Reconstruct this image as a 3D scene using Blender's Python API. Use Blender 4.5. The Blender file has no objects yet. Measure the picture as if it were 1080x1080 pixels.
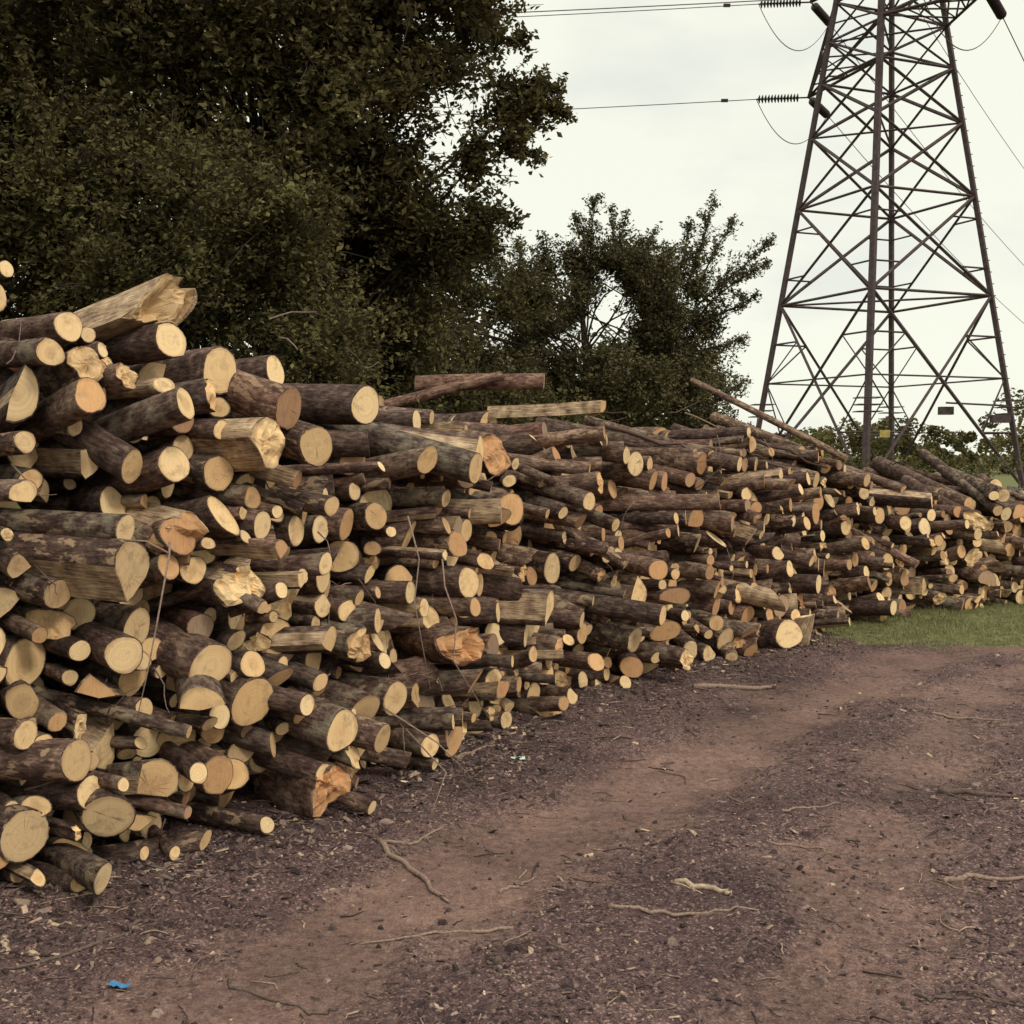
import bpy, math, random
import numpy as np
from mathutils import Vector
rng=np.random.default_rng(7); random.seed(7)
scene=bpy.context.scene
# ---------------------------------------------------------------- helpers
def hsh(ix,iy,seed):
    n=(ix.astype(np.int64)*374761393+iy.astype(np.int64)*668265263+seed*1442695)&0xffffffff
    n=((n^(n>>13))*1274126177)&0xffffffff
    n=n^(n>>16)
    return n/4294967296.0
def vn(x,y,seed=0):
    x,y=np.broadcast_arrays(np.asarray(x,float),np.asarray(y,float))
    ix=np.floor(x);iy=np.floor(y);fx=x-ix;fy=y-iy
    fx=fx*fx*(3-2*fx);fy=fy*fy*(3-2*fy)
    a=hsh(ix,iy,seed);b=hsh(ix+1,iy,seed);c=hsh(ix,iy+1,seed);d=hsh(ix+1,iy+1,seed)
    return (a*(1-fx)+b*fx)*(1-fy)+(c*(1-fx)+d*fx)*fy
def fbm(x,y,seed=0,o=4):
    s=0;a=.5
    for k in range(o):
        s=s+a*vn(x*2**k+17*k,y*2**k-9*k,seed+k);a*=.5
    return s
def sst(a,b,x):
    t=np.clip((x-a)/(b-a),0,1);return t*t*(3-2*t)
class MB:
    def __init__(s): s.V=[];s.Q=[];s.T=[];s.QM=[];s.TM=[];s.QS=[];s.TS=[];s.A={};s.n=0
    def add(s,V,Q=None,T=None,qm=0,tm=0,qs=True,ts=False,**attrs):
        V=np.asarray(V,float);s.V.append(V)
        if Q is not None and len(Q):
            Q=np.asarray(Q);s.Q.append(Q+s.n);s.QM.append(np.broadcast_to(qm,(len(Q),)));s.QS.append(np.broadcast_to(qs,(len(Q),)))
        if T is not None and len(T):
            T=np.asarray(T);s.T.append(T+s.n);s.TM.append(np.broadcast_to(tm,(len(T),)));s.TS.append(np.broadcast_to(ts,(len(T),)))
        for k,a in attrs.items():
            s.A.setdefault(k,[]).append(np.broadcast_to(np.asarray(a,float),(len(V),3)))
        s.n+=len(V)
    def build(s,name,mats,parent=None):
        V=np.concatenate(s.V)
        me=bpy.data.meshes.new(name)
        me.vertices.add(len(V));me.vertices.foreach_set('co',V.astype(np.float32).ravel())
        Q=np.concatenate(s.Q) if s.Q else np.zeros((0,4),int)
        T=np.concatenate(s.T) if s.T else np.zeros((0,3),int)
        li=np.concatenate([Q.ravel(),T.ravel()]).astype(np.int32)
        me.loops.add(len(li));me.loops.foreach_set('vertex_index',li)
        ls=np.concatenate([np.arange(len(Q))*4,len(Q)*4+np.arange(len(T))*3]).astype(np.int32)
        me.polygons.add(len(ls));me.polygons.foreach_set('loop_start',ls)
        me.polygons.foreach_set('material_index',np.concatenate(s.QM+s.TM).astype(np.int32))
        sm=np.concatenate(s.QS+s.TS).astype(bool)
        me.polygons.foreach_set('use_smooth',sm)
        for k,a in s.A.items():
            at=me.attributes.new(k,'FLOAT_VECTOR','POINT')
            at.data.foreach_set('vector',np.concatenate(a).astype(np.float32).ravel())
        me.update(calc_edges=True)
        ob=bpy.data.objects.new(name,me);scene.collection.objects.link(ob)
        for m in mats: me.materials.append(m)
        if parent: ob.parent=parent
        return ob
def norm(v): v=np.asarray(v,float);return v/np.linalg.norm(v)
def frame(a):
    a=norm(a);up=np.array([0,0,1.]) if abs(a[2])<.95 else np.array([1.,0,0])
    u=norm(np.cross(up,a));return a,u,np.cross(a,u)
def tube(mb,P,R,seg=6,cap=True,jit=0,**at):
    P=np.asarray(P,float);n=len(P);R=np.broadcast_to(R,(n,))
    _,u,v=frame(P[-1]-P[0])
    th=np.arange(seg)*2*np.pi/seg
    c=np.cos(th);s=np.sin(th)
    rr=R[:,None]*(1+jit*rng.normal(size=(n,seg)))
    V=P[:,None,:]+rr[...,None]*(c[None,:,None]*u+s[None,:,None]*v)
    V=V.reshape(-1,3)
    i=np.arange(seg);j=(i+1)%seg
    Q=np.concatenate([np.stack([k*seg+i,k*seg+j,(k+1)*seg+j,(k+1)*seg+i],1) for k in range(n-1)])
    T=None
    if cap:
        V=np.vstack([V,P[0],P[-1]])
        T=np.concatenate([np.stack([j,i,np.full(seg,n*seg)],1),np.stack([(n-1)*seg+i,(n-1)*seg+j,np.full(seg,n*seg+1)],1)])
    mb.add(V,Q,T,**at)
def beam(mb,a,b,w,seg=4):
    tube(mb,[a,b],[w/2*1.2]*2,seg,qs=False)
# ---------------------------------------------------------------- node helper
class NT:
    def __init__(s,name):
        s.m=bpy.data.materials.new(name);s.m.use_nodes=True;s.t=s.m.node_tree;s.t.nodes.clear()
        s.out=s.t.nodes.new('ShaderNodeOutputMaterial')
    def n(s,ty,ins={},**kw):
        nd=s.t.nodes.new(ty)
        for k,v in kw.items(): setattr(nd,k,v)
        for k,v in ins.items():
            if isinstance(v,bpy.types.NodeSocket): s.t.links.new(v,nd.inputs[k])
            else: nd.inputs[k].default_value=v
        return nd
    def math(s,op,a,b=0.0,c=0.0,clamp=False):
        nd=s.n('ShaderNodeMath',{0:a,1:b,2:c},operation=op);nd.use_clamp=clamp;return nd.outputs[0]
    def vm(s,op,a,b=(0,0,0)):
        nd=s.n('ShaderNodeVectorMath',{0:a,1:b},operation=op);return nd.outputs[0] if op not in('LENGTH','DOT_PRODUCT') else nd.outputs['Value']
    def noise(s,vec,scale,detail=3,rough=.55,dist=0):
        return s.n('ShaderNodeTexNoise',{'Vector':vec,'Scale':scale,'Detail':detail,'Roughness':rough,'Distortion':dist}).outputs['Fac']
    def ramp(s,f,stops):
        nd=s.n('ShaderNodeValToRGB',{0:f});cr=nd.color_ramp
        while len(cr.elements)<len(stops): cr.elements.new(.5)
        for e,(p,c) in zip(cr.elements,stops): e.position=p;e.color=(*c,1) if len(c)==3 else c
        return nd.outputs[0]
    def mr(s,f,a,b,c=0,d=1):
        return s.n('ShaderNodeMapRange',{0:f,1:a,2:b,3:c,4:d}).outputs[0]
    def mix(s,f,a,b,bt='MIX'):
        nd=s.n('ShaderNodeMix',data_type='RGBA',blend_type=bt)
        for k,v in((0,f),(6,a),(7,b)):
            if isinstance(v,bpy.types.NodeSocket): s.t.links.new(v,nd.inputs[k])
            else: nd.inputs[k].default_value=v if k==0 else (*v[:3],1)
        return nd.outputs[2]
    def attr(s,name): return s.n('ShaderNodeAttribute',attribute_name=name).outputs['Vector']
    def sep(s,v): return s.n('ShaderNodeSeparateXYZ',{0:v}).outputs
    def fin(s,col,rough=.9,bump=None,bs=.5,bd=.01,spec=.2):
        b=s.n('ShaderNodeBsdfPrincipled',{'Roughness':rough,'Specular IOR Level':spec})
        if isinstance(col,bpy.types.NodeSocket): s.t.links.new(col,b.inputs['Base Color'])
        else: b.inputs['Base Color'].default_value=(*col,1)
        if bump is not None:
            bn=s.n('ShaderNodeBump',{'Height':bump,'Strength':bs,'Distance':bd})
            s.t.links.new(bn.outputs[0],b.inputs['Normal'])
        s.t.links.new(b.outputs[0],s.out.inputs[0]);return b
def simple(name,col,rough=.8,metal=0):
    m=NT(name);tc=m.n('ShaderNodeTexCoord').outputs['Object']
    n=m.noise(tc,6,2)
    c=m.mix(m.mr(n,.3,.7),tuple(x*.7 for x in col),tuple(min(1,x*1.25) for x in col))
    b=m.fin(c,rough);b.inputs['Metallic'].default_value=metal;return m.m
def bark_mat():
    m=NT('bark');lc=m.attr('lc');rn=m.sep(m.attr('rnd'))
    st=m.vm('MULTIPLY',lc,(1,1,.3))
    n1=m.noise(st,62,4,.72);n2=m.noise(lc,12,3,.65);n3=m.noise(m.vm('MULTIPLY',lc,(1,1,.5)),22,3,.65)
    f=m.math('ADD',m.math('MULTIPLY',n1,.6),m.math('MULTIPLY',n2,.4))
    c=m.ramp(f,[(.33,(.020,.0135,.0135)),(.47,(.085,.059,.053)),(.57,(.175,.132,.112)),(.68,(.38,.30,.25))])
    tint=m.ramp(rn[0],[(0,(.62,.55,.53)),(.3,(1.15,.98,.9)),(.5,(.75,.72,.68)),(.7,(1.4,1.22,1.05)),(1,(1.1,.78,.7))])
    c=m.mix(1,c,tint,'MULTIPLY')
    pk=m.math('MULTIPLY',m.mr(n3,.55,.6),m.mr(rn[2],.5,.7))
    c=m.mix(m.math('MULTIPLY',pk,.75),c,(.42,.29,.185))
    ga=m.math('MULTIPLY',m.mr(n2,.48,.62),m.mr(rn[1],.5,.8,0,.5))
    c=m.mix(ga,c,(.24,.225,.16))
    m.fin(c,.92,f,1.0,.014,.15);return m.m
def end_mat():
    m=NT('cut_wood');lc=m.attr('lc');rn=m.sep(m.attr('rnd'))
    wob=m.n('ShaderNodeTexNoise',{'Vector':lc,'Scale':9,'Detail':1}).outputs['Color']
    p=m.vm('MULTIPLY',lc,(1,1,0))
    w=m.vm('MULTIPLY',m.vm('SUBTRACT',wob,(.5,.5,.5)),(.03,.03,0))
    d=m.vm('LENGTH',m.vm('ADD',p,w))
    dv=m.n('ShaderNodeCombineXYZ',{0:m.math('MULTIPLY',d,170),1:m.math('MULTIPLY',rn[0],30)}).outputs[0]
    ring=m.noise(dv,1,1)
    rad=m.math('DIVIDE',d,m.math('MAXIMUM',m.sep(m.attr('rad'))[0],.01))
    stain=m.noise(lc,18,3,.65);fine=m.noise(m.vm('MULTIPLY',lc,(1,.12,1)),170,2)
    base=m.ramp(rn[0],[(0,(.88,.66,.375)),(.35,(.85,.60,.315)),(.6,(.74,.46,.215)),(.8,(.54,.265,.12)),(.92,(.35,.235,.165)),(1,(.24,.17,.135))])
    hm=m.math('MULTIPLY',m.mr(rad,.6,.2),m.mr(rn[1],.45,.9,0,.75))
    c=m.mix(hm,base,m.mix(.6,base,(.48,.24,.11)))
    c=m.mix(m.mr(ring,.35,.65,0,.25),c,(.44,.23,.10))
    c=m.mix(m.mr(stain,.52,.72,0,.6),c,(.29,.18,.115))
    c=m.mix(m.mr(fine,.3,.7,0,.15),c,(.94,.78,.52))
    c=m.mix(m.mr(rad,.82,.97,0,.45),c,(.36,.21,.11))
    nv=m.vm('NORMALIZE',p)
    an=m.noise(m.vm('ADD',m.vm('MULTIPLY',nv,(1.3,1.3,0)),m.n('ShaderNodeCombineXYZ',{2:m.math('MULTIPLY',rn[1],50)}).outputs[0]),1,0)
    cr=m.math('LESS_THAN',m.math('ABSOLUTE',m.math('SUBTRACT',an,.5)),.007)
    cr=m.math('MULTIPLY',cr,m.mr(rad,.75,.4))
    cr=m.math('MULTIPLY',cr,m.math('GREATER_THAN',rn[2],.6))
    c=m.mix(m.math('MULTIPLY',cr,.7),c,(.13,.075,.045))
    c=m.mix(1,c,m.ramp(rn[2],[(0,(1.05,1.03,1)),(.5,(.96,.95,.94)),(1,(.70,.66,.65))]),'MULTIPLY')
    m.fin(c,.85,m.math('ADD',fine,ring),.35,.003,.2);return m.m
def strip_mat():
    m=NT('stripped_wood');lc=m.attr('lc')
    a=m.noise(m.vm('MULTIPLY',lc,(1,1,.1)),110,3,.7);b=m.noise(lc,14,3)
    c=m.ramp(m.math('ADD',m.math('MULTIPLY',a,.5),m.math('MULTIPLY',b,.5)),[(.37,(.12,.075,.05)),(.5,(.38,.26,.165)),(.63,(.62,.47,.31))])
    m.fin(c,.8,a,.9,.01,.2);return m.m
BARK=bark_mat();END=end_mat();STRIP=strip_mat()
# ---------------------------------------------------------------- log pile
pts=np.array([(-4.6,1.4),(-3.7,2.4),(-2.8,3.3),(-1.95,4.2),(-1.2,4.95),(-.62,5.7),(-.2,6.6),(.2,7.4),(1.15,8.65),(2.25,9.65),(3.0,10.9),(3.9,11.75),(5.5,12.3),(7.5,12.8),(9.5,13.2)])
Hs=np.array([2.1,2.25,2.32,2.38,2.30,2.08,2.04,2.06,2.06,2.03,1.94,1.74,1.50,1.30,1.25])
seg=np.r_[0,np.cumsum(np.linalg.norm(np.diff(pts,axis=0),axis=1))];S=seg[-1]
sd=np.linspace(0,S,600);xd=np.interp(sd,seg,pts[:,0]);yd=np.interp(sd,seg,pts[:,1]);hd=np.interp(sd,seg,Hs)
k=np.exp(-.5*(np.arange(-30,31)/11.)**2);k/=k.sum()
def smo(a): return np.convolve(np.r_[2*a[0]-a[30:0:-1],a,2*a[-1]-a[-2:-32:-1]],k,'valid')
xd=smo(xd);yd=smo(yd);hd=smo(hd)
tx=np.gradient(xd);ty=np.gradient(yd);L=np.hypot(tx,ty);tx/=L;ty/=L
def curve(s):
    return (np.interp(s,sd,xd),np.interp(s,sd,yd),np.interp(s,sd,tx),np.interp(s,sd,ty),np.interp(s,sd,hd))
cap=4000;CS=np.zeros(cap);CZ=np.zeros(cap);CR=np.zeros(cap);nC=0
for s,z,r in [(3.75,.2,.1),(4.3,.14,.1),(4.75,.15,.115),(5.05,.13,.11),(4.5,.5,.1),(3.9,.75,.11),(4.35,.95,.115),(4.1,1.3,.1),(4.75,1.25,.1),(4.35,1.7,.125),(4.0,1.55,.11),(5.3,1.5,.11),(5.6,1.15,.09),(4.9,.85,.115),(5.25,.55,.1),(4.3,.35,.095)]:
    if nC==0 or np.all((CS[:nC]-s)**2+(CZ[:nC]-z)**2>(CR[:nC]+r)**2*.9):
        CS[nC]=s;CZ[nC]=z;CR[nC]=r;nC+=1
rad=[]
rad+=list(rng.uniform(.09,.118,75));rad+=list(rng.uniform(.07,.09,400));rad+=list(rng.uniform(.05,.07,800));rad+=list(rng.uniform(.026,.05,1900))
rad.sort(reverse=True)
for r in rad:
    for t in range(60):
        s=rng.uniform(0,S) if r<.1 else rng.uniform(1.5,9) if rng.random()<.8 else rng.uniform(0,S)
        hh=np.interp(s,sd,hd)*1.1*(.96+.08*math.sin(s*3.1)+.05*math.sin(s*7.7))
        z=rng.uniform(r,hh-r*.5)
        if np.all((CS[:nC]-s)**2+(CZ[:nC]-z)**2>(CR[:nC]+r)**2*.94):
            CS[nC]=s;CZ[nC]=z;CR[nC]=r;nC+=1;break
CS=CS[:nC];CZ=CZ[:nC];CR=CR[:nC]
for it in range(240):
    if it%8==0:
        D=(CS[:,None]-CS)**2+(CZ[:,None]-CZ)**2
        I,J=np.where(np.triu(D<(CR[:,None]+CR+.06)**2,1))
    CZ-=.0025
    dx=CS[I]-CS[J];dz=CZ[I]-CZ[J];d=np.sqrt(dx*dx+dz*dz)+1e-6
    pen=np.clip((CR[I]+CR[J])*.985-d,0,None)*.42
    px=pen*dx/d;pz=pen*dz/d
    CS+=np.bincount(I,px,nC)-np.bincount(J,px,nC);CZ+=np.bincount(I,pz,nC)-np.bincount(J,pz,nC)
    CZ=np.maximum(CZ,CR*.95);CS=np.clip(CS,0,S)
def log(mb,front,axis,L,r,tilt=None,rough=0,segs=18,rings=7,rn=None,bend=None,taper=None,ta=None,side=0,split=None,sa=None):
    a,u,v=frame(axis)
    th=np.arange(segs)*2*np.pi/segs+rng.uniform(0,6);c=np.cos(th);s=np.sin(th)
    t=np.linspace(0,1,rings)
    if taper is None: taper=rng.uniform(-.15,.15)
    if bend is None: bend=rng.normal()*.035*L
    el=rng.uniform(.0,.13)+rough*.3;ph=rng.uniform(0,6)
    prof=1+el*np.cos(2*(th-ph))+rng.uniform(0,.05)*np.cos(3*th+ph*3)+(.05+rough)*vn(np.cos(th)*2+ph*9,np.sin(th)*2+ph,3)-(.025+rough*.5)
    R=r*(1+taper*(1-t))[:,None]*prof[None,:]*(1+.06*(vn(t[:,None]*L*9+ph*20,c[None,:]*2+s[None,:]*1.7,5)-.5)*2)
    if rng.random()<.3:
        kt=rng.uniform(.5,.9);ka=rng.uniform(0,6)
        R=R*(1+.45*np.exp(-((t[:,None]-kt)*L/.07)**2)*np.clip(np.cos(th[None,:]-ka),0,1)**4)
    i=np.arange(segs);j=(i+1)%segs
    smat=np.full((rings-1,segs),side)
    if split is not None:
        if sa is None: sa=rng.uniform(0,6)
        for off_,cut in ((0,split),)+(((rng.uniform(1.3,2.2),split*rng.uniform(.6,1.4)),) if rng.random()<.45 else ()):
            cc=np.cos(th-sa-off_);lim=np.where(cc>.05,cut*r/np.maximum(cc,.05),9)
            cl=lim[None,:]<R;R=np.minimum(R,lim[None,:]*(1+.05*(vn(t[:,None]*L*12,th[None,:]*2,7)-.5)))
            m2=cl[:-1]&cl[:-1][:,j];smat[m2]=2
    if tilt is None:
        q=rng.random();tilt=abs(rng.normal())*.13 if q<.76 else rng.uniform(.3,.95)
    if ta is None: ta=rng.uniform(0,6)
    X=R*c;Y=R*s
    Z=np.repeat((t*L)[:,None],segs,1)
    def sl(X,Y):
        o=math.tan(tilt)*(X*math.cos(ta)+Y*math.sin(ta))
        if rough:
            o=o+rough*r*2.2*(fbm(X/r*1.7+ph*5,Y/r*1.7,11,3)-.45)+rough*r*1.6*(vn(X/r*5+ph*3,Y/r*1.6+3,13)-.5)
        return o
    Z[-1]+=sl(X[-1],Y[-1])
    Z[-2]=np.minimum(Z[-2],Z[-1]-.005)
    if rn is None: rn=rng.random(3)
    ba=rng.uniform(0,6);bo=bend*((t-1)**2)
    zo=rng.uniform(0,50)
    def W(X,Y,Z,b=0):
        return front+ (X+b*math.cos(ba))[...,None]*u+(Y+b*math.sin(ba))[...,None]*v+(Z-L)[...,None]*a
    V=W(X,Y,Z,bo[:,None]).reshape(-1,3)
    lc=np.stack([X,Y,Z+zo],-1).reshape(-1,3)
    Q=np.concatenate([np.stack([k*segs+i,k*segs+j,(k+1)*segs+j,(k+1)*segs+i],1) for k in range(rings-1)])
    mb.add(V,Q,qm=smat.reshape(-1),qs=(smat!=2).reshape(-1),lc=lc,rnd=rn,rad=(r,0,0))
    bk=.94 if r>.05 else .91
    for end in(1,0):
        kx=-1 if end else 0
        rr=np.array([1,bk,.83,.68,.52,.36,.2,.001]) if rough else np.array([1,bk,.6,.001])
        Xc=X[kx][None]*rr[:,None];Yc=Y[kx][None]*rr[:,None]
        if end:
            Zc=L+sl(Xc,Yc);Zc[0]=Z[-1];Zc[1:]+=.002
        else: Zc=Xc*0+Z[0].mean()
        nr=len(rr)
        Vc=W(Xc,Yc,Zc,bo[kx]).reshape(-1,3)
        lcc=np.stack([Xc,Yc,Zc*(1 if rough else 0)+zo+end],-1).reshape(-1,3)
        def rg(k): return np.stack([k*segs+i,k*segs+j,(k+1)*segs+j,(k+1)*segs+i],1)
        Qc=np.concatenate([rg(k) for k in range(nr-1)]);qm=np.r_[smat[-1],np.ones((nr-2)*segs)].astype(int)
        if not end: Qc=Qc[:,::-1]
        mb.add(Vc,Qc,None,qm=qm,qs=False,lc=lcc,rnd=rn,rad=(r,0,0))
def rotax(nx,ny,yaw,pitch):
    c,s=math.cos(yaw),math.sin(yaw)
    x,y=nx*c-ny*s,nx*s+ny*c
    return np.array([x*math.cos(pitch),y*math.cos(pitch),math.sin(pitch)])
def rnd3(s):
    v=rng.random(3)
    m=np.interp(s,[3,6,9,S],[.45,.66,.88,.93])
    v[0]=v[0]*m if rng.random()>.15 else rng.uniform(.65,1)
    return v
pile=MB()
topz=np.zeros(600)
for s,z,r in zip(CS,CZ,CR):
    x,y,tX,tY,h=curve(s)
    nx,ny=tY,-tX
    q=rng.random();sy=.16 if q<.62 else .4
    zone=.24*(vn(s*1.3,z*1.6,91)-.5)*2
    ax=rotax(nx,ny,rng.normal()*sy+zone+.05,rng.normal()*(.2 if q>.75 and z<h-.25 else .08)+.42*(vn(s*1.7+9,z*2,92)-.5))
    off=np.clip(rng.normal()*.17,-.38,.38)+.4*(vn(s*1.9,z*2.4,93)-.5)-.12*z
    if rng.random()<.05: off+=rng.uniform(.1,.3)
    if r<.05: off+=rng.uniform(-.12,.05)
    f=np.array([x+nx*off,y+ny*off,z])
    ro=rng.uniform(.15,.5) if rng.random()<.11 else 0
    sp=rng.uniform(.0,.65) if rng.random()<.16 else None
    log(pile,f,ax,rng.uniform(1.1,1.9),r*(1.12 if sp is not None else 1),rough=ro,segs=20 if (r>.07 or s<8) else 14,rn=rnd3(s),side=2 if rng.random()<.02 else 0,split=sp)
    k0=np.abs(sd-s)<r*1.2;topz[k0]=np.maximum(topz[k0],z+r*.8)
for q in range(300):
    s=rng.uniform(0,S);x,y,tX,tY,h=curve(s);nx,ny=tY,-tX
    r=rng.choice([.03,.045,.06,.075,.09])*rng.uniform(.85,1.15)
    dep=rng.uniform(.1,1.5)
    z=np.interp(s,sd,topz)+r*.6-.03+rng.uniform(0,.03)-.05*dep
    ax=rotax(nx,ny,rng.normal()*.42,np.clip(rng.normal()*.06,-.1,.08))
    f=np.array([x-nx*dep,y-ny*dep,z])
    log(pile,f,ax,rng.uniform(.5,1.05),r,rn=rnd3(s),segs=16,rough=.15 if rng.random()<.08 else 0,split=.3 if rng.random()<.1 else None)
def hp(f,ax,L,r,**k): log(pile,np.array(f),np.array(ax,float),L,r,**k)
hp((-1.53,4.98,2.22),(.9,-.35,.25),.75,.115,tilt=.8,ta=.9,rough=.5,rn=np.array([.2,.1,.7]),segs=32,taper=-.3,side=2,split=.7,sa=2.6)
hp((-1.84,4.25,2.27),(.9,-.35,.12),.9,.036,tilt=.1,rn=np.array([.1,.2,.2]))
hp((-1.98,4.45,2.2),(.8,-.6,.0),1.1,.06,tilt=.1,rn=np.array([.3,.2,.6]))
hp((-1.45,4.95,2.08),(.8,-.6,.05),1.1,.08,tilt=.15,rn=np.array([.15,.2,.4]))
hp((-1.75,4.6,2.1),(.8,-.6,.02),1.1,.065,tilt=.15,rn=np.array([.25,.2,.4]))
hp((-.74,5.85,1.84),(.8,-.55,-.05),1.2,.1,tilt=.1,rn=np.array([.05,.2,.2]),taper=.1)
hp((-1.1,5.4,1.98),(.8,-.5,.05),1.1,.075,tilt=.2,rn=np.array([.15,.2,.2]))
hp((.2,7.3,2.05),(.97,-.1,-.02),.8,.05,tilt=.05,rn=np.array([.9,.2,.6]),taper=0)
hp((-.06,7.2,2.08),(.9,-.1,.2),.8,.03,rn=np.array([.9,.2,.6]))
hp((-.1,6.45,1.6),(.5,-.8,-.1),.6,.11,rough=.25,rn=np.array([.78,.9,.3]),tilt=.2)
hp((.62,8.0,1.95),(.85,-.5,.05),.9,.08,rn=np.array([.7,.9,.3]),side=2,split=.2,sa=1.5)
hp((-1.35,4.68,1.3),(.75,-.6,-.1),.7,.12,rough=.6,rn=np.array([.7,.9,.9]),tilt=.6,ta=.3,segs=30,split=.5)
hp((-1.12,4.78,1.06),(.6,-.75,0),.5,.11,rough=.7,rn=np.array([.05,.1,.4]),tilt=.5,ta=-.5,segs=30,split=.6)
hp((-.82,5.06,.12),(.6,-.75,.05),.5,.11,rough=.5,rn=np.array([.8,.6,.3]),tilt=.3,segs=28)
hp((-.25,5.95,.6),(.6,-.75,.05),.5,.1,rough=.5,rn=np.array([.8,.6,.3]),tilt=.3,segs=28)
hp((2.25,9.35,.13),(.75,-.6,.1),.5,.12,rn=np.array([.1,.1,.1]),tilt=.5,ta=0)
hp((2.42,9.55,.25),(.1,-.3,1),.42,.09,rough=.1,rn=np.array([.1,.1,.1]),tilt=.5,side=2)
hp((1.2,8.45,.08),(.9,-.3,.0),.5,.07,rn=np.array([.3,.1,.3]))
for q in range(110):
    s=rng.uniform(1.5,S);x,y,tX,tY,h=curve(s);nx,ny=tY,-tX
    r=rng.uniform(.006,.018);top=rng.random()<.5
    z=(np.interp(s,sd,topz)+rng.uniform(-.03,.05)) if top else rng.uniform(.1,h*.95)
    Lb=rng.uniform(.4,1.1);n=6
    ax=rotax(nx,ny,rng.normal()*.6,rng.normal()*.16)
    off=rng.uniform(-.9,.0) if top else rng.uniform(-.2,.12)-.12*z
    f=np.array([x+nx*off,y+ny*off,z])
    P=np.array([f-ax*Lb*(1-t)+rng.normal(size=3)*.012 for t in np.linspace(0,1,n)]);P[:,2]=np.maximum(P[:,2],.02)
    tube(pile,P,r*np.linspace(1.2,.6,n),7,lc=P[0]*0+rng.random(3)*9,rnd=rng.random(3),rad=(r,0,0))
pile.build('log_pile',[BARK,END,STRIP])
# ---------------------------------------------------------------- ground
tr1=np.array([(-2.2,1.2),(-.85,3.2),(-.45,4.1),(.44,5.3),(1.3,6.5),(2.0,7.5),(3.1,9.0),(5,10.2),(9,12)])
tr2=np.array([(.3,1.2),(.75,2.8),(1.05,3.7),(1.7,5.2),(2.6,6.9),(3.7,8.6),(5.5,9.8),(9,11)])
def pdist(X,Y,P):
    best=np.full(X.shape,1e9)
    for (x0,y0),(x1,y1) in zip(P[:-1],P[1:]):
        dx,dy=x1-x0,y1-y0;t=np.clip(((X-x0)*dx+(Y-y0)*dy)/(dx*dx+dy*dy),0,1)
        best=np.minimum(best,np.hypot(X-x0-t*dx,Y-y0-t*dy))
    return best
def masks(X,Y):
    w=(fbm(X*1.3,Y*1.3,40)-.47)*.7+(fbm(X*6,Y*6,43)-.47)*.35
    d1=pdist(X,Y,tr1)+w;d2=pdist(X,Y,tr2)+w*1.2
    tr=np.maximum(1-sst(.1,.58,d1),.75*(1-sst(.05,.5,d2)))
    e=(fbm(X*1.1,Y*1.1,60)-.47)*1.3+(fbm(X*7,Y*7,63)-.47)*.5
    gr=sst(-.2,.25,Y-9.7+e*.6)*sst(2.3,3.0,X+e)
    gr=np.maximum(gr,sst(13,15,Y+e))
    gr=np.maximum(gr,sst(-5,-7,X+e))
    return tr,gr
def gz(X,Y):
    X=np.asarray(X,float);Y=np.asarray(Y,float)
    tr,gr=masks(X,Y)
    near=1-sst(13,22,np.hypot(X,Y-2))
    z=(fbm(X*.7,Y*.7,1)-.47)*.10+(fbm(X*5,Y*5,2,3)-.45)*.04*(1-.6*tr)+(vn(X*22,Y*22,3)-.5)*.014*(1-.7*tr)+(vn(X*50,Y*50,9)-.5)*.008*(1-.5*tr)
    z=z-.035*tr
    return z*near
def axis1(a,b,step,lim):
    c=np.arange(a,b,step);g=[b]
    st=step
    while g[-1]<lim: st*=1.22;g.append(g[-1]+st)
    h=[a];st=step
    while h[-1]>-lim: st*=1.22;h.append(h[-1]-st)
    return np.r_[h[:0:-1],c,g]
gx=axis1(-3.2,6.5,.022,900);gy=axis1(1.8,11.5,.024,900)
X,Y=np.meshgrid(gx,gy);Z=gz(X,Y);tr,gr=masks(X,Y)
nx_,ny_=len(gx),len(gy)
idx=np.arange(nx_*ny_).reshape(ny_,nx_)
Q=np.stack([idx[:-1,:-1],idx[:-1,1:],idx[1:,1:],idx[1:,:-1]],-1).reshape(-1,4)
g=MB();g.add(np.stack([X,Y,Z],-1).reshape(-1,3),Q,msk=np.stack([tr,gr,Z],-1).reshape(-1,3))
m=NT('dirt_ground');tc=m.n('ShaderNodeTexCoord').outputs['Object'];ms=m.sep(m.attr('msk'))
a1=m.noise(tc,3,3,.6);a2=m.noise(tc,28,4,.75);a3=m.noise(tc,130,2,.75)
vo2=m.n('ShaderNodeTexVoronoi',{'Vector':tc,'Scale':120,'Randomness':1});vc2=m.sep(vo2.outputs['Color'])
f=m.math('ADD',m.math('MULTIPLY',a2,.5),m.math('MULTIPLY',a3,.5))
dark=m.ramp(f,[(.32,(.022,.0135,.015)),(.45,(.080,.050,.052)),(.57,(.150,.098,.095)),(.7,(.31,.215,.19))])
dark=m.mix(m.mr(vc2[0],.86,.95,0,.6),dark,(.42,.30,.25))
dark=m.mix(m.mr(vc2[1],.7,.9,0,.65),dark,(.025,.015,.017))
lite=m.ramp(f,[(.3,(.118,.072,.064)),(.5,(.212,.136,.114)),(.7,(.34,.238,.195))])
tf=m.math('ADD',ms[0],m.math('MULTIPLY',m.math('SUBTRACT',a1,.5),1.0))
tf=m.math('ADD',tf,m.math('MULTIPLY',m.math('SUBTRACT',a2,.5),1.5))
c=m.mix(m.mr(tf,.15,1.05,0,.85),dark,lite)
c=m.mix(1,c,m.ramp(m.noise(tc,.9,4,.7),[(.32,(.58,.55,.58)),(.68,(1.28,1.22,1.18))]),'MULTIPLY')
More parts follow.
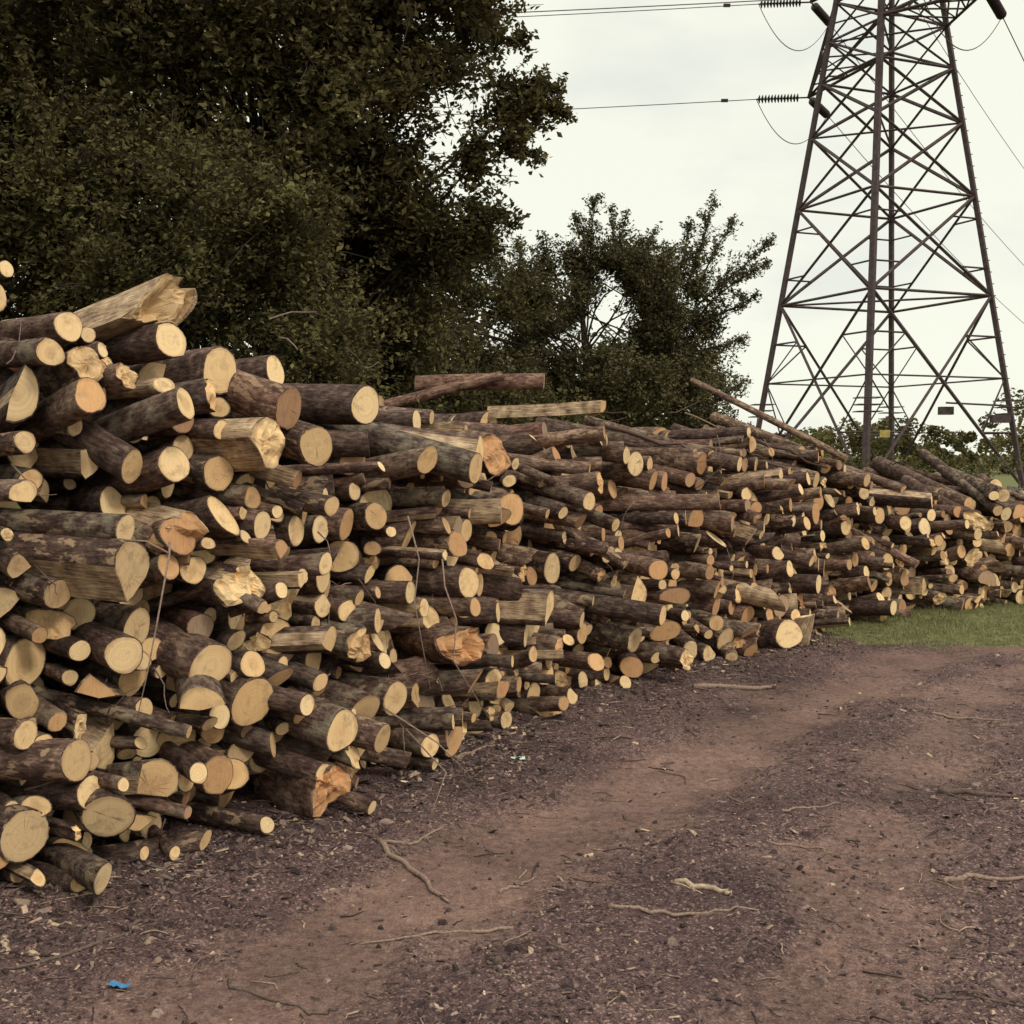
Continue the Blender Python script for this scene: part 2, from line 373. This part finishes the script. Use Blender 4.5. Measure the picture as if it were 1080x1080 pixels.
gcol=m.ramp(m.noise(tc,14,3),[(.3,(.08,.078,.03)),(.6,(.16,.165,.07)),(.8,(.25,.23,.11))])
c=m.mix(m.mr(m.math('ADD',ms[1],m.math('MULTIPLY',m.math('SUBTRACT',a2,.5),.8)),.35,.65),c,gcol)
m.fin(c,.95,f,.8,.02,.15)
g.build('dirt_track_ground',[m.m])
# ---------------------------------------------------------------- debris
def vcol(name,rough=.9):
    m=NT(name);c=m.attr('col');tc=m.n('ShaderNodeTexCoord').outputs['Object']
    n=m.noise(tc,90,2);c=m.mix(1,c,m.ramp(n,[(.3,(.65,.65,.65)),(.7,(1.3,1.3,1.3))]),'MULTIPLY')
    m.fin(c,rough,spec=.2);return m.m
DEB=vcol('debris')
pal=np.array([(.045,.03,.03),(.085,.058,.056),(.14,.096,.088),(.22,.155,.13),(.36,.26,.19),(.55,.41,.27)])
def scatter(name,n,kind,szm=1,belt=.33,bw_=.35,mx=.05):
    mb=MB()
    d=2.4*(4.6**rng.random(n));xx=d*rng.uniform(-.55,.75,n);nb=int(n*belt)
    s=rng.uniform(2,S-3,nb);cx,cy,tX,tY,h=curve(s);o=np.abs(rng.normal(size=nb))*bw_
    xx[:nb]=cx+tY*o;d[:nb]=cy-tX*o
    tr,gr=masks(xx,d);keep=(rng.random(n)>tr*.8)&(gr<.3)&(rng.random(n)<.25+1.2*(fbm(xx*1.5,d*1.5,71)-.25));xx=xx[keep];d=d[keep];n=len(xx)
    z=gz(xx,d)
    th=rng.uniform(0,2*np.pi,n)
    if kind=='chip':
        l=np.minimum((rng.gamma(2,.0045,n)+.004)*szm,mx*np.clip(d/6,.4,1));w=l*rng.uniform(.12,.5,n);t=w*.3
        w5=[.26,.28,.22,.14,.08,.02]
    else:
        l=rng.gamma(2,.002,n)+.0025;w=l*rng.uniform(.7,1,n);t=l*.6
        w5=[.2,.3,.28,.17,.05,0]
    cc=pal[rng.choice(6,n,p=w5)]*rng.uniform(.7,1.3,(n,1))
    tiltx=rng.normal(size=n)*.35
    a=np.stack([np.cos(th),np.sin(th),np.sin(tiltx)*.6],1);b=np.stack([-np.sin(th),np.cos(th),rng.normal(size=n)*.3],1)
    c=np.stack([xx,d,z+t*.4+l*np.abs(tiltx)*.3],1);up=np.array([0,0,1.])
    j=lambda:rng.uniform(.5,1.2,(n,1))
    V=np.stack([c-a*l[:,None]*j()-b*w[:,None]*j(),c+a*l[:,None]*j()-b*w[:,None]*j(),c+a*l[:,None]*j()+b*w[:,None]*j(),c-a*l[:,None]*j()+b*w[:,None]*j(),],1)
    Vt=c[:,None,:]+(V-c[:,None,:])*(.8 if kind=='chip' else .5)+up*t[:,None,None]
    Vb=V-up*t[:,None,None]*.6
    VV=np.concatenate([Vb,Vt],1).reshape(-1,3)
    o=np.arange(n)[:,None]*8
    Q=np.concatenate([o+np.array(q) for q in([4,5,6,7],[0,1,5,4],[1,2,6,5],[2,3,7,6],[3,0,4,7])])
    mb.add(VV,Q,qs=False,col=np.repeat(cc,8,0));mb.build(name,[DEB])
scatter('wood_chips',38000,'chip',mx=.03);scatter('gravel',36000,'peb')
scatter('bark_debris',5000,'chip',szm=2.0,belt=.85,bw_=.25)
def stick(mb,P,r,col,n=12,wob=.010,lift=.0):
    P=np.array(P,float);t=np.linspace(0,len(P)-1,n*1)
    x=np.interp(t,range(len(P)),P[:,0]);y=np.interp(t,range(len(P)),P[:,1])
    x=x+rng.normal(size=n)*wob;y=y+rng.normal(size=n)*wob
    z=gz(x,y)+r*.6+lift*np.sin(np.linspace(0,3.1,n))
    z=np.convolve(np.r_[z[0],z,z[-1]],[.25,.5,.25],'valid')
    tube(mb,np.stack([x,y,z],1),r*np.linspace(1.1,.45,n),7,jit=.06,col=col)
tan=(.25,.175,.14);brn=(.12,.085,.072);pale=(.40,.30,.22)
big=[([(-.55,4.75),(-.42,4.5),(-.28,4.28),(-.22,4.2)],.012,tan),([(-.55,4.75),(-.38,4.8),(-.3,5.0)],.007,tan),
([(-1.3,4.0),(-1.28,3.85),(-1.5,3.55),(-1.75,3.45)],.008,brn),([(1.25,7.85),(1.75,7.9),(1.83,7.95)],.018,tan),
([(.6,4.28),(.78,4.15),(.8,4.12)],.012,pale),([(.35,4.05),(.6,3.98),(.85,4.0)],.008,tan),([(2.05,5.45),(2.4,5.4)],.016,brn),
([(1.6,4.25),(1.95,4.28)],.012,tan),([(.0,3.9),(-.25,3.86),(-.5,3.8)],.006,tan),([(1.05,4.75),(1.3,4.65)],.006,tan),([(-.3,6.05),(-.1,6.35)],.01,tan),([(.75,3.1),(.83,3.02)],.009,pale),([(-1.68,3.75),(-1.62,3.62)],.011,pale),([(-.05,4.3),(.1,4.42)],.007,tan),([(1.2,5.1),(1.5,5.25)],.006,tan),([(2.6,7.1),(2.95,6.9)],.009,tan),([(.2,6.4),(.55,6.5),(.7,6.45)],.007,brn),([(-.9,3.5),(-.6,3.3),(-.5,3.32)],.006,brn),([(1.2,3.4),(1.5,3.3)],.006,brn)]
for P,r,c in big:
    b=MB();stick(b,P,r,c)
    if r>.011: stick(b,[P[0],(P[0][0]+.1,P[0][1]-.12)],r*.4,c,6,.006)
    b.build('fallen_branch',[DEB])
tw=MB()
for q in range(1500):
    if q<900:
        s=rng.uniform(2,S-4);cx,cy,tX,tY,h=curve(s);o=abs(rng.normal())*.35;x,y=cx+tY*o,cy-tX*o
    else:
        y=2.5*4**rng.random();x=y*rng.uniform(-.5,.7)
    if y>10.3 and x>2.6: continue
    a=rng.uniform(0,6.3);l=rng.gamma(2,.032)+.02;bnd=rng.normal()*.25
    stick(tw,[(x,y),(x+l*.5*math.cos(a),y+l*.5*math.sin(a)),(x+l*math.cos(a+bnd),y+l*math.sin(a+bnd))],rng.uniform(.001,.004),pal[rng.choice([0,1,2,2,3,4])]*rng.uniform(.7,1.1),6,.003,lift=rng.uniform(0,.012))
tw.build('twig_litter',[DEB])
ht=MB()
for P in ([(-1.35,4.55,1.25),(-1.3,4.38,1.22),(-1.33,4.3,.95),(-1.35,4.26,.8),(-1.4,4.27,.6)],[(-1.3,4.38,1.22),(-1.38,4.35,1.27),(-1.5,4.32,1.28)],[(-.35,5.75,1.1),(-.33,5.65,.95),(-.27,5.57,.8),(-.28,5.53,.6),(-.1,5.55,.3)],[(-.5,5.55,1.3),(-.44,5.47,1.1),(-.46,5.43,.9),(-.38,5.35,.5)],[(-.6,5.4,.4),(-.35,5.35,.25),(-.2,5.4,.08)],[(-.5,5.4,.3),(-.3,5.2,.15),(-.35,5.0,.03)]):
    tube(ht,P,np.linspace(.005,.002,len(P)),6,col=tan)
for q in range(70):
    s=rng.uniform(3,11);x,y,tX,tY,h=curve(s);nx,ny=tY,-tX;z=rng.uniform(.05,h*1.02)
    p=np.array([x+nx*(.05-.13*z),y+ny*(.05-.13*z),z]);dr=norm(rng.normal(size=3)+np.array([nx,ny,-.4])*.8);P=[p]
    for k_ in range(5): dr=norm(dr+rng.normal(size=3)*.3);p=p+dr*rng.uniform(.03,.08);P.append(p)
    P=np.array(P);P[:,2]=np.maximum(P[:,2],.01)
    tube(ht,P,np.linspace(.004,.0015,6),5,col=pal[rng.choice([2,3])])
ht.build('dead_twigs',[DEB])
def litter(name,x,y,col,sz):
    n=7;u,v=np.meshgrid(np.linspace(-1,1,n),np.linspace(-1,1,n));b=MB()
    x_=x+u*sz*(1+.2*vn(v*3,u,5));y_=y+v*sz*.5*(1+.4*vn(u*2,v*3,8))
    z_=gz(x_,y_)+.008+.4*sz*vn(u*2.5+3,v*2.5,9)
    i=np.arange(n*n).reshape(n,n);Q=np.stack([i[:-1,:-1],i[:-1,1:],i[1:,1:],i[1:,:-1]],-1).reshape(-1,4)
    b.add(np.stack([x_,y_,z_],-1).reshape(-1,3),Q,qs=False);b.build(name,[simple(name+'_mat',col,.4)])
litter('blue_wrapper',-1.19,3.43,(.06,.22,.45),.03);litter('plastic_cup_scrap',.03,6.05,(.5,.62,.55),.035)
# ---------------------------------------------------------------- foliage
def leafmat(name,lo,mid,hi):
    m=NT(name);a=m.sep(m.attr('lf'));c=m.ramp(a[0],[(0,lo),(.55,mid),(1,hi)])
    b=m.n('ShaderNodeBsdfDiffuse',{'Color':c})
    t=m.n('ShaderNodeBsdfTranslucent',{'Color':c})
    mx=m.n('ShaderNodeMixShader',{0:.25,1:b.outputs[0],2:t.outputs[0]})
    m.t.links.new(mx.outputs[0],m.out.inputs[0]);return m.m
def leaves(mb,C,size,bright,asp=.55):
    n=len(C)
    a=rng.normal(size=(n,3));a[:,2]=a[:,2]*.6-.3;a/=np.linalg.norm(a,axis=1)[:,None]
    w=rng.normal(size=(n,3));w[:,2]*=.5;b=w-(w*a).sum(1)[:,None]*a;b/=np.linalg.norm(b,axis=1)[:,None]
    s=(size*rng.uniform(.6,1.3,n))[:,None]
    nn=np.cross(a,b)*s*.12
    V=np.stack([C-a*s*.5,C+b*s*asp*.5+nn+a*s*.05,C+a*s*.5,C-b*s*asp*.5+nn+a*s*.05],1).reshape(-1,3)
    Q=np.arange(n*4).reshape(n,4)
    br=np.clip(bright+rng.normal(size=n)*.16,0,1)
    mb.add(V,Q,qm=1,qs=False,lf=np.repeat(np.stack([br]*3,1),4,0))
TB=simple('tree_bark',(.05,.038,.032),.95)
def tree(name,base,h,lobes,mat,leaf=.07,twigs=36,per=48,sig=.07,tr=.22,upb=.25,shoots=()):
    base=np.array(base,float);mb=MB()
    top=base+np.array([rng.normal()*.2,rng.normal()*.2,h])
    TP=[base+(top-base)*t+np.array([math.sin(t*4)*.12,math.cos(t*3)*.1-.1,0]) for t in np.linspace(0,1,7)]
    tube(mb,TP,tr*np.linspace(1.15,.25,7),10,jit=.04,lf=(.5,)*3)
    for (cx,cy,cz,R) in lobes:
        c=np.array([cx,cy,cz])
        t0=np.clip((cz-base[2])/h*.75+rng.uniform(-.2,.1),.1,.97);st=base+(top-base)*t0+np.array([math.sin(t0*4)*.12,math.cos(t0*3)*.1-.1,0])
        mid=(st+c)/2+rng.normal(size=3)*.2+np.array([0,0,.1])
        ts=np.linspace(0,1,6)[:,None];P=(1-ts)**2*st+2*ts*(1-ts)*mid+ts**2*c
        tube(mb,P,np.linspace(tr*.14,.01,6),6,cap=False,lf=(.5,)*3)
        out=norm(c-(base+np.array([0,0,h*.5])))
        lb=rng.uniform(.2,.8)
        nt=int(twigs*(R/.8)**1.6)+6
        cen=[];brs=[]
        for q in range(nt):
            d=norm(rng.normal(size=3)+out*.5+np.array([0,0,upb]));Lt=R*rng.uniform(.45,1.15)
            d2=norm(d+rng.normal(size=3)*.3+np.array([0,0,upb*.4]))
            p0=c;p1=p0+d*Lt*.5;p2=p1+d2*Lt*.5
            tube(mb,[c,p1,p2],[.009,.006,.003],3,cap=False,lf=(.5,)*3)
            k_=int(per*rng.uniform(.5,1.4));t=rng.uniform(.15,1.02,k_)[:,None]
            C=np.where(t<.5,c+(p1-c)*t*2,p1+(p2-p1)*(t*2-1))+np.clip(rng.normal(size=(k_,3)),-1.8,1.8)*sig*(1.2-.6*t)
            cen.append(C);brs.append(np.full(k_,lb+rng.normal()*.08))
        leaves(mb,np.concatenate(cen),leaf,np.concatenate(brs))
    for (a,b) in shoots:
        a=np.array(a,float);b=np.array(b,float);Ls=np.linalg.norm(b-a);side=rng.normal(size=3)*.12*Ls
        ts=np.linspace(0,1,8)[:,None];P=a+(b-a)*ts+side*(ts*(1-ts))*1.5
        tube(mb,P,np.linspace(.02,.004,8),5,cap=False,lf=(.5,)*3)
        cen=[]
        for q in range(int(26*Ls)+8):
            t=rng.random()**.8;p=a+(b-a)*t+side*t*(1-t)*1.5
            ll=(.5*(1-t)+.13)*rng.uniform(.4,1.1);d=norm((b-a)/Ls*rng.uniform(.3,1.2)+rng.normal(size=3)*.7);e=p+d*ll
            tube(mb,[p,(p+e)/2+rng.normal(size=3)*.02,e],[.006,.004,.002],3,cap=False,lf=(.5,)*3)
            k_=int(10+46*ll);u_=rng.uniform(0,1.02,k_)[:,None];cen.append(p+(e-p)*u_+rng.normal(size=(k_,3))*.028)
        C=np.concatenate(cen);leaves(mb,C,leaf*.9,np.full(len(C),rng.uniform(.3,.7)))
    return mb.build(name,[TB,mat])
def fill(c,rad,n,R,rmin=.35):
    out=[]
    for i in range(n):
        d=norm(rng.normal(size=3));q=rng.uniform(rmin,1)**.5
        out.append((c[0]+d[0]*rad[0]*q,c[1]+d[1]*rad[1]*q,max(1.0,c[2]+d[2]*rad[2]*q),R*rng.uniform(.75,1.25)))
    return out
LA=leafmat('leaves_dark',(.046,.039,.018),(.098,.084,.037),(.19,.165,.073))
LB=leafmat('leaves_olive',(.056,.050,.022),(.12,.107,.046),(.225,.20,.087))
LC=leafmat('leaves_brown_green',(.060,.052,.027),(.12,.106,.054),(.21,.19,.096))
A=fill((-3.1,13.6,6.6),(3.0,2.6,4.6),60,.85)+fill((-3.4,12.0,5.9),(2.9,.7,3.3),52,.78)+[(-.1,12.8,5.25,.62),(.25,12.8,5.4,.4),(-.5,12.9,4.7,.6),(-.45,12.8,6.3,.6),(-.3,12.9,7.0,.6),(-.9,12.7,3.9,.7),(-1.1,12.6,5.6,.7),(-1.4,12.6,6.6,.7),(-1.0,12.8,7.4,.7),(-1.2,12.6,4.7,.7),(-3.1,12.2,6.2,.8),(-3.4,12.2,5.6,.8),(-2.7,12.1,5.4,.8),(-2.9,12.2,6.8,.8),(-2.2,12.2,6.1,.8),(-3.7,12.2,6.5,.8),(-2.2,12.3,5.2,.8),(-1.8,12.3,5.7,.7)]+fill((-1.5,13.3,4.0),(1.1,.7,1.1),18,.7,.1)
tree('broadleaf_tree',(-3,13.8,0),7.5,A,LA,.085,30,38,.08,.2,shoots=[((-.4,12.8,5.2),(.6,12.7,5.25)),((-.4,12.8,5.0),(.35,12.7,4.75)),((-.3,12.8,5.6),(.5,12.8,5.6)),((-.6,12.8,6.2),(.15,12.8,6.1)),((-.6,12.9,4.4),(0,12.8,4.1)),((-.5,12.8,6.8),(.2,12.8,6.9))])
B=fill((-6.6,12.2,5.2),(3.0,2.0,4.4),50,.9)+fill((-4.9,11.3,3.9),(1.5,.5,1.6),18,.68)
tree('broadleaf_tree',(-6.6,12.6,0),7,B,LA,.08,32,42,.08,.2)
B2=fill((-3.6,11.2,2.9),(2.4,1.1,1.9),34,.72)
tree('hawthorn_tree',(-3.4,11.9,0),3.0,B2,LB,.06,34,46,.07,.1)
C=fill((1.6,19.5,2.9),(1.9,1.6,1.9),50,.7)+fill((-1.4,17.5,2.9),(2.2,1.3,2.1),36,.75)
tree('hawthorn_tree',(1.2,19.3,0),4.2,C,LC,.07,38,48,.08,.14,upb=.6)
C2=[(3.0,19,4.1,.6),(1.5,19,4.6,.55),(1.0,19,4.6,.55),(2.0,19.2,4.5,.55),(2.45,19,4.3,.55),(.5,19,4.4,.55),(1.2,19,4.2,.7),(2.2,19,4.0,.7),(.1,18.6,4.2,.6),(3.2,19.2,3.5,.6),(2.6,18.8,3.6,.7),(3.2,19.3,2.7,.65),(3.3,19.4,1.9,.65),(3.5,19.4,1.2,.55)]
sh=[((1.3,19,4.5),(1.4,19,5.8)),((1.1,19,4.4),(1.0,19,5.5)),((.8,19,4.3),(.5,19,5.2)),((1.6,19,4.5),(1.85,19,5.5)),((2.0,19,4.4),(2.3,19,5.2)),((2.8,19,4.2),(3.25,19,5.8)),((2.6,19,4.2),(2.85,19,5.35)),((3.0,19,4.2),(3.6,19,5.35)),((3.0,19,4.0),(4.2,18.9,5.05)),((3.1,19,3.9),(4.15,18.9,4.65)),((3.1,19,3.7),(3.95,19,4.15)),((.3,18.8,4.2),(.1,18.8,5.0)),((0,18.8,4),(-.4,18.8,4.8)),((3.2,19,3.3),(3.85,19,3.5)),((3.3,19.2,2.4),(3.8,19,2.8)),((1.7,19,4.6),(1.6,19,5.6)),((2.3,19,4.2),(2.6,19,4.95)),((3.3,19.3,1.8),(3.9,19,2.0))]
tree('hawthorn_tree',(2.6,19.3,0),4.0,C2,LC,.065,40,36,.06,.1,upb=1.0,shoots=sh)
D=fill((-.4,13.6,1.9),(1.7,.9,1.4),24,.6)
tree('elder_shrub',(-.4,13.8,0),2.6,D,LB,.07,30,40,.08,.08,upb=.4)
bw=MB()
def mass(mb,n,x0,x1,y0,y1,hf,size,blobs):
    bx=rng.uniform(x0,x1,blobs);by=rng.uniform(y0,y1,blobs);k_=n//blobs
    for x,y in zip(bx,by):
        H=hf(x);z=rng.uniform(.05,.85)*H;R=min(2.2,rng.uniform(.12,.25)*H)
        d=rng.normal(size=(k_,3));d/=np.linalg.norm(d,axis=1)[:,None];C=np.array([x,y,z])+d*R*rng.uniform(.5,1.05,(k_,1))*np.array([1.2,1,.9])
        C=C[C[:,2]>0];leaves(mb,C,size,rng.uniform(.2,.7)*np.ones(len(C)),.7)
mass(bw,52000,-16,-4.4,19,24,lambda x:13.5 if x<-5.4 else 8,.22,300)
mass(bw,36000,-5,3.2,22,26,lambda x:7.2 if x<-2.6 else (5.8 if x<-.9 else 4.2),.15,210)
bw.build('woodland',[TB,LA])
dt=MB()
mass(dt,50000,12,75,84,100,lambda x:3.2+1.2*math.sin(x*.21+2)**2+(3 if 39<x<44 else 0),.36,420)
mass(dt,12000,-90,14,90,110,lambda x:7,.7,200)
dt.build('distant_tree_line',[TB,LB])
hd_=MB();mass(hd_,26000,6.2,26,30,33,lambda x:1.75,.09,260);hd_.build('hedge',[TB,LC])
# ---------------------------------------------------------------- grass
n=70000
gxx=rng.uniform(2.2,10.5,n);gyy=rng.uniform(9.1,13.4,n);_,gr=masks(gxx,gyy);kp=rng.random(n)<gr**1.3;gxx=gxx[kp];gyy=gyy[kp]
n=len(gxx);gzz=gz(gxx,gyy);th=rng.uniform(0,6.3,n);hh=rng.uniform(.015,.05,n)*(.6+.8*vn(gxx*2,gyy*2,5));w=.004
b0=np.stack([gxx,gyy,gzz-.004],1);sd_=np.stack([np.cos(th),np.sin(th),0*th],1)*w;le=np.stack([rng.normal(size=n)*.5,rng.normal(size=n)*.5,np.ones(n)],1)*hh[:,None]
V=np.stack([b0-sd_,b0+sd_,b0+le],1).reshape(-1,3)
gm=MB();gm.add(V,None,np.arange(n*3).reshape(n,3),lf=np.repeat(np.stack([np.clip(.2+.6*fbm(gxx*2,gyy*2,8)+rng.normal(size=n)*.22,0,1)]*3,1),3,0))
gm.build('grass',[leafmat('grass_blades',(.11,.105,.045),(.21,.205,.10),(.40,.36,.21))])
# ---------------------------------------------------------------- pylon
pyl=bpy.data.objects.new('electricity_pylon',None);scene.collection.objects.link(pyl)
STEEL=simple('weathered_steel',(.075,.052,.054),.7,.1)
cx,cy=14.6,46.0
ang=[math.radians(a) for a in(-113,-23,67,157)]
def Rz(z): return 5.27-.172*z if z<20 else max(.5,1.83-.085*(z-20))
def lp(i,z):
    i%=4;r=Rz(z);return np.array([cx+r*math.cos(ang[i]),cy+r*math.sin(ang[i]),z])
pb=MB()
lev=[0,3.0,7.6,11.4,14.2,16.3,17.9,19.4,21.4,23.4,25.4,27.4,29.4,31.4,33.6,36]
for i in range(4):
    for a,b in zip(lev[:-1],lev[1:]):
        beam(pb,lp(i,a),lp(i,b),(.24 if i==0 else .2) if a<20 else .17)
for k_,(a,b) in enumerate(zip(lev[:-1],lev[1:])):
    if a==0: continue
    for i in range(4):
        if a==3.0: a_=0.3
        else: a_=a
        A0,A1,B0,B1=lp(i,a_),lp(i+1,a_),lp(i,b),lp(i+1,b)
        w=.115 if a<16 else .085
        beam(pb,A0,B1,w);beam(pb,A1,B0,w)
        ra,rb=Rz(a_),Rz(b);t=ra/(ra+rb);C_=A0+(B1-A0)*t
        if a<11:
            for (leg0,leg1,d0,d1) in((A0,B0,A0,B1),(A0,B0,A1,B0),(A1,B1,A1,B0),(A1,B1,A0,B1)):
                low=np.allclose(leg0,d0) 
                tt=t*.5 if low else t+(1-t)*.5
                q=d0+(d1-d0)*tt;l=leg0+(leg1-leg0)*tt
                beam(pb,q,l,.06)
                if a<5: beam(pb,q,leg0+(leg1-leg0)*t,.055)
            if a<5: beam(pb,C_,A0+(B0-A0)*t,.055);beam(pb,C_,A1+(B1-A1)*t,.055)
        if a in(3.0,7.6,14.2,17.9,19.4) or a>20: beam(pb,B0,B1,.09)
for z in(7.6,14.2,17.9,21.4): beam(pb,lp(0,z),lp(2,z),.07);beam(pb,lp(1,z),lp(3,z),.07)
for i in range(4):
    for z in(3.1,3.35,3.6):
        c=lp(i,z);sq=[c+np.array([dx,dy,0])*.42 for dx,dy in((-1,-1),(1,-1),(1,1),(-1,1))]
        for q in range(4): beam(pb,sq[q],sq[(q+1)%4],.03)
    for q in np.arange(4,19,.45):
        if i==1: p=lp(i,q);beam(pb,p,p+np.array([.18,0,0]),.03)
def arm(tip,z0,z1,ia,ib):
    tip=np.array(tip)
    r=[lp(ia,z0),lp(ib,z0),lp(ia,z1),lp(ib,z1)]
    for q in r: beam(pb,q,tip,.12)
    for t0,t1 in((.0,.25),(.25,.5),(.5,.75)):
        for a,b in((0,1),(1,0),(0,2),(1,3),(2,3)):
            beam(pb,r[a]+(tip-r[a])*t0,r[b]+(tip-r[b])*t1,.06)
    return tip
tips=[arm((13.1,52.0,17.3),17.9,19.6,2,3),arm((16.7,41.6,17.9),17.9,19.6,0,1)]
tips+=[arm((13.2,52.2,21.5),21.4,23.4,2,3),arm((16.8,39.8,21.9),21.4,23.4,0,1)]
tips+=[arm((13.4,51.6,27.6),27.4,29.4,2,3),arm((16.3,40.4,27.6),27.4,29.4,0,1)]
for i in range(4): beam(pb,lp(i,36),(cx,cy,38.5),.12)
def box(mb,c,s):
    c=np.array(c);s=np.array(s)/2
    V=[c+s*np.array(q) for q in((-1,-1,-1),(1,-1,-1),(1,1,-1),(-1,1,-1),(-1,-1,1),(1,-1,1),(1,1,1),(-1,1,1))]
    mb.add(V,[(3,2,1,0),(4,5,6,7),(0,1,5,4),(1,2,6,5),(2,3,7,6),(3,0,4,7)],qs=False)
c=lp(1,3.4);beam(pb,c,c+np.array([-2.6,-.5,.1]),.06)
box(pb,c+np.array([-2.6,-.5,-.2]),(.5,.3,.3));box(pb,c+np.array([-.5,-.4,-.5]),(.7,.3,.3))
pb.build('lattice_tower',[STEEL],pyl)
yb=MB();p=lp(0,2.3);box(yb,p+np.array([.55,-.3,0]),(.36,.03,.26));yb.build('danger_sign',[simple('yellow_sign',(.36,.28,.09),.5)],pyl)
for i in range(4):
    fb=MB();box(fb,lp(i,.1),(.9,.9,.5));fb.build('footing_%d'%(i+1),[simple('concrete_footing',(.25,.23,.21))],pyl)
GL=simple('insulator_ceramic',(.04,.027,.03),.35)
ins=MB();ln=MB()
dL=norm((-1,.02,-.03));dR=norm((.72,1.0,-.13))
def string(a,d,L=2.3):
    a=np.array(a);tube(ins,[a,a+d*L],[.035]*2,6)
    for q in range(13):
        c=a+d*(.45+q*.14);tube(ins,[c,c+d*.03,c+d*.09],[.06,.19,.07],12)
    return a+d*L
def cable(a,b,sag,r=.02,n=40):
    a=np.array(a);b=np.array(b);t=np.linspace(0,1,n)[:,None];P=a+(b-a)*t;P[:,2]-=(4*sag*t*(1-t))[:,0]
    tube(ln,P,[r]*n,5)
for tp in tips:
    e1=string(tp,dL);e2=string(tp,dR)
    cable(e1,e1+norm((-1,.02,0))*150+np.array([0,0,3]),2.6)
    cable(e2,e2+norm((.72,1.0,0))*190+np.array([0,0,1]),9)
    box(ins,e1+dL*1.4,(.3,.12,.12))
    cable(e1,e2,1.6,.022,20)
cable((cx,cy,38.5),(cx-150,cy+22,38),5);cable((cx,cy,38.5),(cx+130,cy+190,38),5)
ins.build('insulators',[GL],pyl);ln.build('power_lines',[simple('cable',(.12,.105,.105),.5)],pyl)
# ---------------------------------------------------------------- world, sun, camera
w=bpy.data.worlds.new('World');scene.world=w;w.use_nodes=True;t=w.node_tree;t.nodes.clear()
N=t.nodes.new;Lk=t.links.new
out=N('ShaderNodeOutputWorld');sky=N('ShaderNodeTexSky');sky.sky_type='NISHITA';sky.sun_disc=False
sky.sun_elevation=math.radians(42);sky.sun_rotation=math.radians(142)
b1=N('ShaderNodeBackground');b1.inputs[1].default_value=.1;Lk(sky.outputs[0],b1.inputs[0])
tcw=N('ShaderNodeTexCoord');mp=N('ShaderNodeMapping');mp.inputs['Scale'].default_value=(1,1,2.6);Lk(tcw.outputs['Generated'],mp.inputs[0])
nz=N('ShaderNodeTexNoise');nz.inputs['Scale'].default_value=3.2;nz.inputs['Detail'].default_value=6;nz.inputs['Roughness'].default_value=.5;Lk(mp.outputs[0],nz.inputs['Vector'])
cr=N('ShaderNodeValToRGB');e=cr.color_ramp.elements;e[0].position=.3;e[0].color=(.82,.84,.78,1);e[1].position=.48;e[1].color=(.99,1.0,.86,1);Lk(nz.outputs['Fac'],cr.inputs[0])
sp=N('ShaderNodeSeparateXYZ');Lk(tcw.outputs['Generated'],sp.inputs[0])
mr=N('ShaderNodeMapRange');mr.inputs[1].default_value=.35;mr.inputs[2].default_value=1;mr.inputs[3].default_value=.99;mr.inputs[4].default_value=1.7;Lk(sp.outputs[2],mr.inputs[0])
b2=N('ShaderNodeBackground');Lk(cr.outputs[0],b2.inputs[0]);Lk(mr.outputs[0],b2.inputs[1])
mx=N('ShaderNodeMixShader');mx.inputs[0].default_value=.95;Lk(b1.outputs[0],mx.inputs[1]);Lk(b2.outputs[0],mx.inputs[2]);Lk(mx.outputs[0],out.inputs[0])
sl=bpy.data.lights.new('sun','SUN');sl.energy=1.5;sl.angle=math.radians(12);sl.color=(1,.90,.76)
so=bpy.data.objects.new('sun',sl);scene.collection.objects.link(so)
so.rotation_euler=Vector((-.46,.60,-.66)).to_track_quat('-Z','Y').to_euler()
cam=bpy.data.cameras.new('camera');cam.lens=40.7;cam.sensor_width=36;cam.clip_end=3000
co=bpy.data.objects.new('camera',cam);scene.collection.objects.link(co);co.location=(0,0,1.6);co.rotation_euler=(math.radians(90-2.9),0,0)
scene.camera=co
scene.view_settings.view_transform='Standard';scene.view_settings.look='None';scene.view_settings.exposure=0
print('logs',nC)
